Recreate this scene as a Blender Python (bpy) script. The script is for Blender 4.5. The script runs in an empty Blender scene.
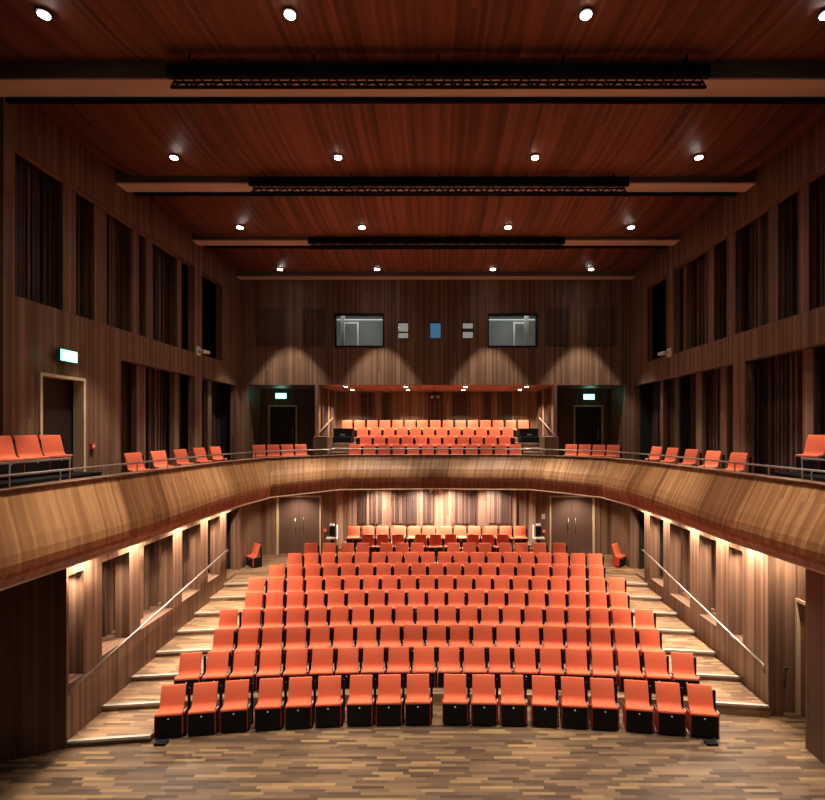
import bpy, bmesh, math, random
from mathutils import Vector, Matrix
random.seed(7)
C = bpy.context.scene.collection
EYE = 5.6
F = 500.0; CX = 436.0; CY = 430.0

# ------------------------------------------------------------------ materials
MATS = {}
def simple(name, col, rough=0.5, metal=0.0, emit=None, strength=0.0, var=0.0, spec=None):
    m = bpy.data.materials.new(name); m.use_nodes = True
    nt = m.node_tree; b = nt.nodes['Principled BSDF']
    b.inputs['Base Color'].default_value = (*col, 1)
    b.inputs['Roughness'].default_value = rough
    b.inputs['Metallic'].default_value = metal
    if spec is not None: b.inputs['Specular IOR Level'].default_value = spec
    if emit:
        b.inputs['Emission Color'].default_value = (*emit, 1)
        b.inputs['Emission Strength'].default_value = strength
    # subtle procedural variation
    tc = nt.nodes.new('ShaderNodeTexCoord'); n = nt.nodes.new('ShaderNodeTexNoise')
    n.inputs['Scale'].default_value = 35; n.inputs['Detail'].default_value = 4
    nt.links.new(tc.outputs['Object'], n.inputs['Vector'])
    mix = nt.nodes.new('ShaderNodeMix'); mix.data_type = 'RGBA'; mix.blend_type = 'MULTIPLY'
    mix.inputs[6].default_value = (*col, 1); mix.inputs[0].default_value = var
    r = nt.nodes.new('ShaderNodeMapRange'); r.inputs[3].default_value = 0.6; r.inputs[4].default_value = 1.3
    nt.links.new(n.outputs['Fac'], r.inputs[0]); nt.links.new(r.outputs[0], mix.inputs[7])
    nt.links.new(mix.outputs[2], b.inputs['Base Color'])
    MATS[name] = m; return m

def planks(name, width, length, ramp, rough=0.45, grain=0.35, gap=0.05, swap=False, panel=None, gapdark=0.45, streak=0.0, streakscale=2.5):
    m = bpy.data.materials.new(name); m.use_nodes = True
    nt = m.node_tree; L = nt.links.new; N = nt.nodes.new
    b = nt.nodes['Principled BSDF']; b.inputs['Roughness'].default_value = rough
    b.inputs['Specular IOR Level'].default_value = 0.35
    uv = N('ShaderNodeUVMap'); uv.uv_map = 'UVMap'
    sp = N('ShaderNodeSeparateXYZ'); L(uv.outputs[0], sp.inputs[0])
    U, V = (sp.outputs[1], sp.outputs[0]) if swap else (sp.outputs[0], sp.outputs[1])
    def math_(op, a, bb=None, c=None):
        n = N('ShaderNodeMath'); n.operation = op
        for i, x in enumerate((a, bb, c)):
            if x is None: continue
            if isinstance(x, (int, float)): n.inputs[i].default_value = x
            else: L(x, n.inputs[i])
        return n.outputs[0]
    a = math_('DIVIDE', U, width); fa = math_('FLOOR', a); fr = math_('FRACT', a)
    w1 = N('ShaderNodeTexWhiteNoise'); w1.noise_dimensions = '1D'; L(fa, w1.inputs['W'])
    v = math_('ADD', math_('DIVIDE', V, length), math_('MULTIPLY', w1.outputs['Value'], 7.31))
    fv = math_('FLOOR', v)
    cb = N('ShaderNodeCombineXYZ'); L(fa, cb.inputs[0]); L(fv, cb.inputs[1])
    w2 = N('ShaderNodeTexWhiteNoise'); w2.noise_dimensions = '3D'; L(cb.outputs[0], w2.inputs['Vector'])
    # grain
    cg = N('ShaderNodeCombineXYZ'); L(math_('MULTIPLY', U, 55), cg.inputs[0]); L(math_('MULTIPLY', V, 2.2), cg.inputs[1]); L(math_('MULTIPLY', w2.outputs['Value'], 50), cg.inputs[2])
    ng = N('ShaderNodeTexNoise'); ng.inputs['Scale'].default_value = 1; ng.inputs['Detail'].default_value = 5; ng.inputs['Distortion'].default_value = 0.6
    L(cg.outputs[0], ng.inputs['Vector'])
    f = math_('ADD', math_('MULTIPLY', w2.outputs['Value'], 1 - grain), math_('MULTIPLY', ng.outputs['Fac'], grain))
    if panel:
        pa = math_('FLOOR', math_('DIVIDE', V if swap else U, panel))
        w3 = N('ShaderNodeTexWhiteNoise'); w3.noise_dimensions = '1D'; L(pa, w3.inputs['W'])
        f = math_('ADD', math_('MULTIPLY', f, 0.72), math_('MULTIPLY', w3.outputs['Value'], 0.28))
    if streak:
        cs = N('ShaderNodeCombineXYZ'); L(math_('MULTIPLY', U, streakscale), cs.inputs[0]); L(math_('MULTIPLY', V, 0.12), cs.inputs[1])
        ns = N('ShaderNodeTexNoise'); ns.inputs['Scale'].default_value = 1; ns.inputs['Detail'].default_value = 4; ns.inputs['Distortion'].default_value = 0.8
        L(cs.outputs[0], ns.inputs['Vector'])
        f = math_('ADD', math_('MULTIPLY', f, 1 - streak), math_('MULTIPLY', ns.outputs['Fac'], streak))
    cr = N('ShaderNodeValToRGB'); el = cr.color_ramp.elements
    for i, (p, c) in enumerate(ramp):
        e = el[i] if i < 2 else el.new(p)
        e.position = p; e.color = (*c, 1)
    L(f, cr.inputs[0])
    g = math_('LESS_THAN', fr, gap)
    mix = N('ShaderNodeMix'); mix.data_type = 'RGBA'; mix.blend_type = 'MULTIPLY'
    L(math_('MULTIPLY', g, gapdark), mix.inputs[0]); L(cr.outputs[0], mix.inputs[6]); mix.inputs[7].default_value = (0.15, 0.1, 0.08, 1)
    L(mix.outputs[2], b.inputs['Base Color'])
    bp = N('ShaderNodeBump'); bp.inputs['Strength'].default_value = 0.25; bp.inputs['Distance'].default_value = 0.004
    L(math_('SUBTRACT', math_('MULTIPLY', ng.outputs['Fac'], 0.3), g), bp.inputs['Height']); L(bp.outputs[0], b.inputs['Normal'])
    MATS[name] = m; return m

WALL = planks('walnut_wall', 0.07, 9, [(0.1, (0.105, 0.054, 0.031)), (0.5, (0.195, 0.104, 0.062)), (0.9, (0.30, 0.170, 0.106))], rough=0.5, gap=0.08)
DARKW = planks('dark_and_unlit_walnut', 0.07, 9, [(0.1, (0.065, 0.033, 0.022)), (0.5, (0.115, 0.060, 0.040)), (0.9, (0.17, 0.095, 0.065))], rough=0.5, gap=0.08)  # darker wall wood; also carries the unlit look of the stage-side panels
FASC = planks('pale_parapet_wood', 0.06, 3.0, [(0.15, (0.15, 0.060, 0.022)), (0.5, (0.32, 0.148, 0.057)), (0.85, (0.50, 0.262, 0.115))], rough=0.5, grain=0.5, gap=0.04, panel=1.35, gapdark=0.2)  # paler, more orange planks than the walls
BAND = planks('bounce_red_band', 0.075, 3.0, [(0.15, (0.15, 0.045, 0.022)), (0.5, (0.23, 0.075, 0.036)), (0.85, (0.30, 0.105, 0.052))], rough=0.4, gap=0.04, gapdark=0.2)  # reddened parapet wood, colour stands in for light bounced off the seats
CEIL = planks('red_timber_ceiling', 0.07, 9.0, [(0.25, (0.085, 0.026, 0.014)), (0.5, (0.23, 0.072, 0.038)), (0.75, (0.36, 0.125, 0.07))], rough=0.6, grain=0.4, gap=0.07, streak=0.55)
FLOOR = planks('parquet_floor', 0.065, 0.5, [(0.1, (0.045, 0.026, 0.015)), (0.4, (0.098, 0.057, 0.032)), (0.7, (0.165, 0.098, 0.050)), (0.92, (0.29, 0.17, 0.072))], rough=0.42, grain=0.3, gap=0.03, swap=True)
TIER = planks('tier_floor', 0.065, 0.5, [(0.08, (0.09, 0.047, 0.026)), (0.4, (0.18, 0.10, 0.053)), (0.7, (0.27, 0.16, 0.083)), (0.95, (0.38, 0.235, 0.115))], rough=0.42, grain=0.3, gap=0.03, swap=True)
SLAT = simple('slat_dark', (0.05, 0.022, 0.013), 0.6, var=0.6)
SLAT2 = simple('slat_brown', (0.13, 0.066, 0.042), 0.55, var=0.6)
VOID = simple('matt_black', (0.008, 0.007, 0.007), 0.9)
CREAM = simple('pale_oak_trim', (0.68, 0.48, 0.30), 0.5, var=0.3)
ORANGE = simple('orange_upholstery', (0.66, 0.122, 0.054), 0.75, var=0.15, spec=0.2)
REDPLY = simple('red_side_panel', (0.45, 0.03, 0.02), 0.5)
BLACK = simple('black_panel', (0.005, 0.0045, 0.0045), 0.6, spec=0.15)
BLACKM = simple('black_metal', (0.006, 0.006, 0.006), 0.6, 0.0, spec=0.2)
STEEL = simple('brushed_steel', (0.42, 0.38, 0.34), 0.4, 0.9)
NOSE = simple('aluminium_nosing', (0.42, 0.38, 0.33), 0.5, 0.4)
GREYCAP = simple('grey_hinge', (0.25, 0.22, 0.2), 0.5)
WHITE = simple('white_paint', (0.75, 0.72, 0.68), 0.5)
BEAMD = simple('beam_grey', (0.15, 0.115, 0.095), 0.7, var=0.4)
BEAML = planks('beam_soffit_pale', 0.22, 5, [(0.2, (0.64, 0.48, 0.38)), (0.8, (0.74, 0.57, 0.46))], rough=0.5, swap=True, gap=0.0)
GREYW = simple('control_room_grey', (0.34, 0.36, 0.34), 0.8)
DOORM = planks('door_brown', 0.9, 5, [(0.2, (0.11, 0.06, 0.042)), (0.8, (0.14, 0.078, 0.055))], rough=0.5, gap=0)
DOORD = planks('door_dark', 0.9, 5, [(0.2, (0.02, 0.012, 0.01)), (0.8, (0.03, 0.018, 0.014))], rough=0.5, gap=0)
REDALARM = simple('red_plastic', (0.6, 0.03, 0.02), 0.4)
LAMP = simple('lamp_lens', (1, 1, 1), 0.3, emit=(1.0, 0.93, 0.82), strength=40)
LAMPS = simple('lamp_lens_warm', (1, 1, 1), 0.3, emit=(1.0, 0.82, 0.62), strength=16)
GREENLIT = simple('sign_green_lit', (0.1, 0.8, 0.5), 0.4, emit=(0.25, 1.0, 0.72), strength=3.2)
GREENW = simple('sign_white_lit', (0.9, 1, 0.95), 0.4, emit=(0.75, 1.0, 0.92), strength=3.5)
GREENBOX = simple('sign_case', (0.03, 0.12, 0.09), 0.4)
BLUEG = simple('blue_screen', (0.1, 0.25, 0.4), 0.4, emit=(0.10, 0.30, 0.52), strength=0.55)
PALELIT = simple('pale_lit_panel', (0.5, 0.5, 0.48), 0.4, emit=(0.50, 0.48, 0.45), strength=0.6)
LEDW = simple('led_strip', (1, 1, 1), 0.4, emit=(0.9, 1.0, 0.95), strength=0.7)
g = bpy.data.materials.new('window_glass'); g.use_nodes = True
gb = g.node_tree.nodes['Principled BSDF']; gb.inputs['Roughness'].default_value = 0.02; gb.inputs['Transmission Weight'].default_value = 1.0; gb.inputs['IOR'].default_value = 1.1
gn = g.node_tree.nodes.new('ShaderNodeTexNoise'); gn.inputs['Scale'].default_value = 3
gr = g.node_tree.nodes.new('ShaderNodeMapRange'); gr.inputs[3].default_value = 0.0; gr.inputs[4].default_value = 0.04
g.node_tree.links.new(gn.outputs['Fac'], gr.inputs[0]); g.node_tree.links.new(gr.outputs[0], gb.inputs['Roughness'])
GLASS = g

# ------------------------------------------------------------------ geometry helpers
def newbm():
    bm = bmesh.new(); bm.loops.layers.uv.new('UVMap'); return bm
def uvface(bm, f, M=None):
    uv = bm.loops.layers.uv.active; f.normal_update(); n = f.normal
    ax = max(range(3), key=lambda i: abs(n[i]))
    for l in f.loops:
        c = l.vert.co
        l[uv].uv = (c.y, c.z) if ax == 0 else ((c.x, c.z) if ax == 1 else (c.x, c.y))
def prism(bm, pts, z0, z1):
    """extrude plan polygon pts (x,y) from z0 to z1"""
    b = [bm.verts.new((x, y, z0)) for x, y in pts]; t = [bm.verts.new((x, y, z1)) for x, y in pts]
    fs = [bm.faces.new(list(reversed(b))), bm.faces.new(t)]
    n = len(pts)
    for i in range(n): fs.append(bm.faces.new((b[i], b[(i+1) % n], t[(i+1) % n], t[i])))
    for f in fs: uvface(bm, f)
    return fs
def box(bm, x0, x1, y0, y1, z0, z1):
    if x0 > x1: x0, x1 = x1, x0
    if y0 > y1: y0, y1 = y1, y0
    return prism(bm, [(x0, y0), (x1, y0), (x1, y1), (x0, y1)], z0, z1)
def tube(bm, pts, r, n=8, caps=True):
    pts = [Vector(p) for p in pts]; rings = []
    for i, p in enumerate(pts):
        d = (pts[min(i+1, len(pts)-1)] - pts[max(i-1, 0)]).normalized()
        up = Vector((0, 0, 1)) if abs(d.z) < 0.95 else Vector((1, 0, 0))
        a = d.cross(up).normalized(); b = d.cross(a).normalized()
        rings.append([bm.verts.new(p + r*(math.cos(2*math.pi*k/n)*a + math.sin(2*math.pi*k/n)*b)) for k in range(n)])
    for i in range(len(rings)-1):
        for k in range(n):
            f = bm.faces.new((rings[i][k], rings[i][(k+1) % n], rings[i+1][(k+1) % n], rings[i+1][k])); f.smooth = True; uvface(bm, f)
    if caps:
        for rg in (rings[0], rings[-1]):
            try: f = bm.faces.new(rg); uvface(bm, f)
            except ValueError: pass
def disc(bm, c, r, n=16, z=None, h=0.01):
    pts = [(c[0] + r*math.cos(2*math.pi*k/n), c[1] + r*math.sin(2*math.pi*k/n)) for k in range(n)]
    prism(bm, pts, c[2]-h, c[2])
def obj(name, bm, mat, parent=None, bevel=0.0, smooth=False):
    bmesh.ops.recalc_face_normals(bm, faces=bm.faces)
    me = bpy.data.meshes.new(name); bm.to_mesh(me); bm.free()
    me.materials.append(mat)
    o = bpy.data.objects.new(name, me); C.objects.link(o)
    if parent: o.parent = parent
    if bevel:
        md = o.modifiers.new('bevel', 'BEVEL'); md.width = bevel; md.segments = 2; md.limit_method = 'ANGLE'
    return o
def bxo(name, mat, parent, *b, bevel=0.0):
    bm = newbm(); box(bm, *b); return obj(name, bm, mat, parent, bevel)
def tbo(name, mat, parent, pts, r, n=8):
    bm = newbm(); tube(bm, pts, r, n); return obj(name, bm, mat, parent)
def tag(o, label, cat, group=None):
    o['label'] = label; o['category'] = cat
    if group: o['group'] = group
    return o
def thing(name, label, cat, loc=(0, 0, 0), rz=0, group=None):
    o = bpy.data.objects.new(name, None); C.objects.link(o); o.location = loc; o.rotation_euler = (0, 0, rz)
    o.empty_display_size = 0.1
    return tag(o, label, cat, group)
def struct(o): o['kind'] = 'structure'; return o

# ------------------------------------------------------------------ shell
def grid_wall(bm, axis, c0, c1, a0, a1, z0, z1, holes):
    """slab between c0..c1 on axis ('x' or 'y'), spanning a0..a1 along the other, with rectangular holes (a0,a1,z0,z1)"""
    A = sorted({a0, a1, *[min(max(h[0], a0), a1) for h in holes], *[min(max(h[1], a0), a1) for h in holes]})
    for i in range(len(A)-1):
        am = (A[i]+A[i+1])/2
        Z = sorted({z0, z1, *[min(max(z, z0), z1) for h in holes if h[0] < am < h[1] for z in h[2:]]})
        for j in range(len(Z)-1):
            zm = (Z[j]+Z[j+1])/2
            if any(h[0] < am < h[1] and h[2] < zm < h[3] for h in holes): continue
            if axis == 'x': box(bm, c0, c1, A[i], A[i+1], Z[j], Z[j+1])
            else: box(bm, A[i], A[i+1], c0, c1, Z[j], Z[j+1])
def slats_x(bm, x, s, a0, a1, z0, z1, bm2=None):
    """dark vertical battens standing on plane x, facing -s"""
    box(bm, x, x+s*0.03, a0, a1, z0, z1)
    a = a0
    while a < a1-0.03:
        w = random.choice((0.045, 0.06, 0.085)); t = random.choice((0.02, 0.045, 0.07))
        tgt = bm2 if (bm2 is not None and random.random() < 0.33) else bm
        box(tgt, x, x-s*t, a, min(a+w, a1), z0, z1); a += w+random.choice((0.012, 0.03, 0.05))
def slats_y(bm, y, a0, a1, z0, z1, bm2=None, dens=0.33):
    box(bm, a0, a1, y, y+0.02, z0, z1)
    a = a0
    while a < a1-0.03:
        w = random.choice((0.045, 0.06, 0.085)); t = random.choice((0.015, 0.03, 0.045))
        tgt = bm2 if (bm2 is not None and random.random() < dens) else bm
        box(tgt, a, min(a+w, a1), y-t, y, z0, z1); a += w+random.choice((0.012, 0.03))

TN = [0]
def trim(bm, mat):
    TN[0] += 1; return struct(obj('trim_%d' % TN[0], bm, mat))

# stage floor
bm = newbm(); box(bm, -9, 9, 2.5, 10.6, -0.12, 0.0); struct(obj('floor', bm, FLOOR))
# stalls tiers
ZT = [0.115 + 0.11*k for k in range(11)]; ZT[8] = 0.97; ZT[9] = 1.08; ZT[10] = 1.19
def yedge(k, x): return 9.25 + 0.93*k - x*x/95.0
def arcpts(k, xa, xb, n=14, off=0.0): return [(xa+(xb-xa)*i/n, yedge(k, xa+(xb-xa)*i/n)+off) for i in range(n+1)]
bm = newbm()
WS = 6.5
for k in range(1, 8):
    lo = arcpts(k, -WS, WS); hi = arcpts(k+1, -WS, WS, off=0.02)
    prism(bm, lo + hi[::-1], -0.1, ZT[k])
lo = arcpts(8, -WS, WS); prism(bm, lo + [(WS, 21.4), (-WS, 21.4)], -0.1, ZT[8])
for k, w in ((9, 4.6), (10, 4.6)):
    w2 = 3.66
    yy = 17.72 if k == 9 else 18.62
    prism(bm, [(-w2, yy), (w2, yy), (w2, 20.2), (-w2, 20.2)], 0.5, ZT[k])
lo = arcpts(0, -WS, -5.12, 4); hi = arcpts(1, -WS, -5.12, 4, off=0.02)
prism(bm, lo + hi[::-1], -0.1, ZT[0])
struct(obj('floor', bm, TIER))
# step nosings (setting trim), one per step and side
def row_half(k): return 5.1 if k % 2 else 4.95
for k in range(0, 8):
    for s in (-1, 1):
        if k == 0 and s > 0: continue
        bm = newbm(); xa, xb = s*5.28, s*(WS-0.01)
        if k >= 4: xa = s*5.35
        if k == 0: xa = -5.13
        a = arcpts(k, xa, xb, 5, off=-0.02); b_ = arcpts(k, xa, xb, 5, off=0.045)
        prism(bm, a + b_[::-1], ZT[k]-0.035, ZT[k]+0.008); trim(bm, NOSE)

# stalls side walls
def dpx(x, W): return W*F/abs(x-CX)
NICHE = []
OPL = [(8.85, 9.23, 1.1, 3.02), (9.73, 10.6, 1.2, 3.02), (11.0, 12.35, 1.2, 3.02), (12.8, 13.8, 1.2, 3.02), (14.25, 15.05, 1.25, 3.02), (15.5, 16.55, 0.97, 3.02)]
OPR = [(10.6, 11.1, 1.05, 3.02), (11.6, 12.35, 1.05, 3.02), (12.8, 13.9, 1.05, 3.02), (14.3, 15.2, 1.1, 3.02), (15.6, 16.75, 0.97, 3.02)]
for s, ops, d0, side in ((-1, OPL, 8.8, 'left'), (1, OPR, 9.78, 'right')):
    bm = newbm(); grid_wall(bm, 'x', s*WS, s*(WS+0.3), d0, 18.7, -0.1, 3.55, ops)
    for o_ in ops[:-1]: box(bm, s*(WS+0.3), s*(WS+0.75), o_[0]-0.15, o_[1]+0.15, o_[2]-0.3, o_[2])   # deep sill
    struct(obj('wall_%s' % side, bm, WALL))
    bm = newbm(); bm2 = newbm()
    slats_x(bm, s*(WS+0.6), s, d0 if s < 0 else 10.12, 15.3, 0.7, 3.5, bm2)
    # inner posts in the niches
    for o_ in ops[:-1]:
        w = o_[1]-o_[0]
        if w > 0.8: box(bm2, s*(WS+0.36), s*(WS+0.52), o_[0]+w*0.42, o_[0]+w*0.42+0.16, o_[2], 3.5)
    trim(bm, SLAT2); trim(bm2, WALL)
    for i_, o_ in enumerate(ops[:-1]):
        yc = (o_[0]+o_[1])/2
        NICHE.append((s*(WS+0.2), yc, side, i_))
    bm = newbm(); box(bm, s*(WS+1.4), s*(WS+1.45), 15.3, 17.2, 0.5, 3.5); box(bm, s*(WS+0.3), s*(WS+1.45), 16.7, 16.75, 0.5, 3.5); box(bm, s*(WS+0.3), s*(WS+1.45), 15.3, 15.35, 0.5, 3.5)
    trim(bm, VOID)
    bm = newbm(); box(bm, s*(WS+0.3), s*(WS+1.45), 15.35, 16.7, 0.8, 0.96); struct(obj('floor', bm, TIER))
# right passage wall facing the hall with door
bm = newbm(); box(bm, WS+0.31, 7.3, 9.93, 10.1, 0, 3.55); grid_wall(bm, 'x', 7.14, 7.3, 4.5, 9.93, 0, 3.55, [(8.85, 9.87, -1, 2.28)]); struct(obj('wall_right', bm, WALL))
# stage-side panels, unlit look put into the darker wood
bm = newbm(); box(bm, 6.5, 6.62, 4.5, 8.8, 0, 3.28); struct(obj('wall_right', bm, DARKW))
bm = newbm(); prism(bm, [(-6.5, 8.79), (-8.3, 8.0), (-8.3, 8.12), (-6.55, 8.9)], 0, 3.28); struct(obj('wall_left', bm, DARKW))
# passage back wall right


# stalls rear walls
YD = 18.6
bm = newbm()
grid_wall(bm, 'y', YD, YD+0.25, -WS, -3.7, 0.9, 3.7, [(-5.93, -4.27, 0.5, 3.16)])
grid_wall(bm, 'y', YD, YD+0.25, 3.7, WS, 0.9, 3.7, [(4.22, 5.9, 0.5, 3.16)])
box(bm, -3.85, -3.68, YD+0.25, 19.9, 0.9, 3.8); box(bm, 3.68, 3.85, YD+0.25, 19.9, 0.9, 3.8)
box(bm, -3.7, 3.7, 19.85, 19.95, 0.9, 3.8)
struct(obj('wall_back', bm, WALL))
bm = newbm(); bm2 = newbm()
for a, b_ in ((358, 382), (392, 417), (423, 434), (453, 477), (487, 511)):
    slats_y(bm, 19.83, (a-CX)*19.8/F, (b_-CX)*19.8/F, 1.9, 3.33, bm2, 0.4)
trim(bm, SLAT); trim(bm2, SLAT2)
# pilaster edges
bm = newbm()
for a in (-2.75, -1.9, -0.62, 0.5, 1.65, 2.0, 3.1): box(bm, a, a+0.1, 19.78, 19.85, 1.1, 3.8)
trim(bm, WALL)

# upper side walls
WU = 7.6
UL = [(9.02, 15.75, 8.03, 10.75), (16.24, 17.75, 8.05, 10.75), (12.06, 15.77, 4.2, 7.3), (16.24, 19.0, 4.2, 7.3), (9.57, 10.81, 4.2, 6.71)]
UR = [(8.6, 16.0, 8.03, 10.75), (16.5, 18.0, 8.05, 10.75), (8.6, 12.3, 4.2, 7.3), (12.8, 19.2, 4.2, 7.3)]
PUL = [(10.19, 10.56), (11.14, 11.55), (12.5, 12.8), (13.1, 13.4), (14.7, 14.95)]
PUR = [(10.2, 10.5), (11.13, 11.45), (12.7, 13.08), (13.67, 14.0), (9.0, 9.3), (15.2, 15.4)]
PLL = [(13.1, 13.5), (15.0, 15.3), (17.2, 17.5)]
PLR = [(9.0, 9.4), (10.4, 10.7), (13.5, 13.8), (14.8, 15.1), (16.2, 16.4), (17.3, 17.5)]
for s, ops, pu, pl, d0, side in ((-1, UL, PUL, PLL, 8.78, 'left'), (1, UR, PUR, PLR, 8.0, 'right')):
    bm = newbm(); grid_wall(bm, 'x', s*WU, s*(WU+0.22), d0, 19.4, 4.33, 12.1, ops)
    for a, b_ in pu: box(bm, s*(WU+0.16), s*(WU+0.4), a*1.02, b_*1.02, 7.9, 10.9)
    for a, b_ in pl: box(bm, s*(WU+0.25), s*(WU+0.4), a, b_, 4.34, 7.3)
    # thin reveal seam near the rear corner
    struct(obj('wall_%s' % side, bm, WALL))
    bm = newbm(); bm2 = newbm()
    slats_x(bm, s*(WU+0.45), s, d0, 15.95, 7.9, 10.9, bm2)
    slats_x(bm, s*(WU+0.55), s, 11.8 if s < 0 else d0, 18.6 if s > 0 else 18.4, 4.34, 7.4, bm2)
    trim(bm, SLAT); trim(bm2, SLAT2)
    bm = newbm(); box(bm, s*(WU+0.62), s*(WU+0.7), d0, 19.6, 4.3, 12.1)
    for y in (15.99, 19.1): box(bm, s*(WU+0.22), s*(WU+0.62), y, y+0.08, 4.34, 11)
    trim(bm, VOID)
    bm = newbm(); box(bm, s*(WU+0.22), s*(WU+0.62), d0, 19.4, 7.4, 7.9); trim(bm, VOID)
# near jogs of the side walls
bm = newbm(); box(bm, -8.35, -8.15, 4.5, 8.9, 4.33, 12.1); box(bm, -8.35, -7.83, 8.9, 9.0, 4.33, 12.1); struct(obj('wall_left', bm, WALL))
bm = newbm(); box(bm, 8.15, 8.35, 4.5, 8.0, 4.33, 12.1); box(bm, 7.83, 8.35, 7.9, 8.0, 4.33, 12.1); struct(obj('wall_right', bm, WALL))

# control-room wall (y = 19.4, z 7.35 up) with windows
YC = 19.4
def X(px, d): return (px-CX)*d/F
def Z(py, d): return EYE-(py-CY)*d/F
WIN = [(X(334.5, YC), X(384, YC), Z(347, YC), Z(313.5, YC)), (X(487.5, YC), X(537.5, YC), Z(347, YC), Z(313.5, YC)),
       (X(397.5, YC), X(408.5, YC), Z(338.5, YC), Z(322, YC)), (X(430, YC), X(441, YC), Z(338.5, YC), Z(322, YC)), (X(462.5, YC), X(473.5, YC), Z(338.5, YC), Z(322, YC))]
bm = newbm(); grid_wall(bm, 'y', YC, YC+0.25, -WU-0.2, WU+0.2, 7.35, 12.1, WIN); 
struct(obj('wall_back', bm, WALL))
bm = newbm(); bm2 = newbm()
for a, b_ in ((256, 285), (303, 325), (547, 569), (587, 616)):
    slats_y(bm, YC-0.02, X(a, YC), X(b_, YC), Z(345, YC), Z(309, YC), bm2, 0.2)
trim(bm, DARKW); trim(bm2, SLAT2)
# side alcoves and recess below the control room wall
bm = newbm()
XR = 4.55
for s in (-1, 1):
    box(bm, s*XR, s*(XR+0.14), YC-0.02, 23.0, 4.33, 7.35)         # wall between alcove and seating recess
    box(bm, s*7.35, s*(WU+0.2), YC, 21.1, 4.33, 7.35)              # outer alcove return
    box(bm, s*4.7, s*7.35, YC+0.25, 21.1, 7.33, 7.5)
box(bm, -XR, XR, 22.9, 23.0, 4.33, 7.6)
struct(obj('wall_back', bm, WALL))
bm = newbm()
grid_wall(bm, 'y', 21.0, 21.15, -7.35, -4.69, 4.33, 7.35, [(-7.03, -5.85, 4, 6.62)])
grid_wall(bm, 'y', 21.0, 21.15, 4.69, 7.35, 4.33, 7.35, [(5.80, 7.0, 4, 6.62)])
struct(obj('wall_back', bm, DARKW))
bm = newbm(); box(bm, -XR, XR, YC+0.25, 22.9, 7.35, 7.5); struct(obj('ceiling', bm, CEIL))
bm = newbm(); bm2 = newbm()
for a, b_ in ((361, 375), (382, 392), (428, 443), (452, 470), (481, 491), (498, 512)):
    slats_y(bm, 22.88, X(a, 22.9), X(b_, 22.9), 5.4, 7.3, bm2, 0.25)
for s in (-1, 1):
    for a, b_ in ((19.75, 20.9), (21.4, 22.3)): slats_x(bm, s*(XR-0.0), s, a, b_, 5.1, 7.3, bm2)
trim(bm, SLAT); trim(bm2, SLAT2)

# ------------------------------------------------------------------ windows and control room
names = ['wide control room window on the left', 'wide control room window on the right']
for i, (x0, x1, z0, z1) in enumerate(WIN):
    w = bpy.data.objects.new('window_%d' % (i+1), None); C.objects.link(w); w.location = (0, 0, 0); struct(w)
    f = 0.05 if i < 2 else 0.012
    bm = newbm(); grid_wall(bm, 'y', YC-0.03, YC+0.2, x0, x1, z0, z1, [(x0+f, x1-f, z0+f, z1-f)])
    obj('frame', bm, BLACK, w)
    bxo('glass', GLASS, w, x0+f, x1-f, YC+0.08, YC+0.09, z0+f, z1-f)
    if i >= 2:
        mt = BLUEG if i == 3 else PALELIT
        bxo('backing', mt, w, x0, x1, YC+0.21, YC+0.24, z0, z1)
        if i == 2: bxo('shelf', GREYW, w, x0+f, x1-f, YC+0.12, YC+0.2, z0+0.24, z0+0.3)
        if i == 4:
            bxo('blind', GREYW, w, x0+f, x1-f, YC+0.14, YC+0.18, z0+0.28, z0+0.42)
for s in (-1, 1):
    x0, x1 = (-4.6, -1.75) if s < 0 else (1.75, 4.6)
    bm = newbm()
    box(bm, x0, x1, 21.6, 21.7, 8.3, 10.6); box(bm, x0-0.1, x0, YC+0.25, 21.7, 8.3, 10.6); box(bm, x1, x1+0.1, YC+0.25, 21.7, 8.3, 10.6)
    box(bm, x0, x1, YC+0.25, 21.7, 8.2, 8.3); box(bm, x0, x1, YC+0.25, 21.7, 10.6, 10.7)
    struct(obj('wall_back', bm, GREYW))
    side = 'left' if s < 0 else 'right'
    xo = s*3.72
    t = thing('door_casing', 'pale upright door casing seen through the %s control room window' % side, 'door casing', (xo, 20.2, 8.3), 0, 'control room door casings')
    bxo('jamb', WHITE, t, -0.14, 0.02, 0, 0.08, 0, 1.95); bxo('jamb', WHITE, t, s*-0.42-0.03, s*-0.42+0.03, 0.9, 0.96, 0, 1.8)
    bxo('head', WHITE, t, *sorted((-0.14*s*-1, -0.45*s)), 0.92, 0.98, 1.8, 1.86)
    l = bxo('light_strip', LEDW, None, x0+0.3, x1-0.3, 21.5, 21.55, 10.33, 10.36)
    tag(l, 'thin white light strip inside the %s control room' % side, 'light')
    ld = bpy.data.lights.new('control_room_light', 'AREA'); ld.energy = 17; ld.size = 1.2; ld.color = (1, 1, 0.95)
    lo_ = bpy.data.objects.new('control_room_light', ld); C.objects.link(lo_); lo_.location = ((x0+x1)/2, 20.3, 10.5)

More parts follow.
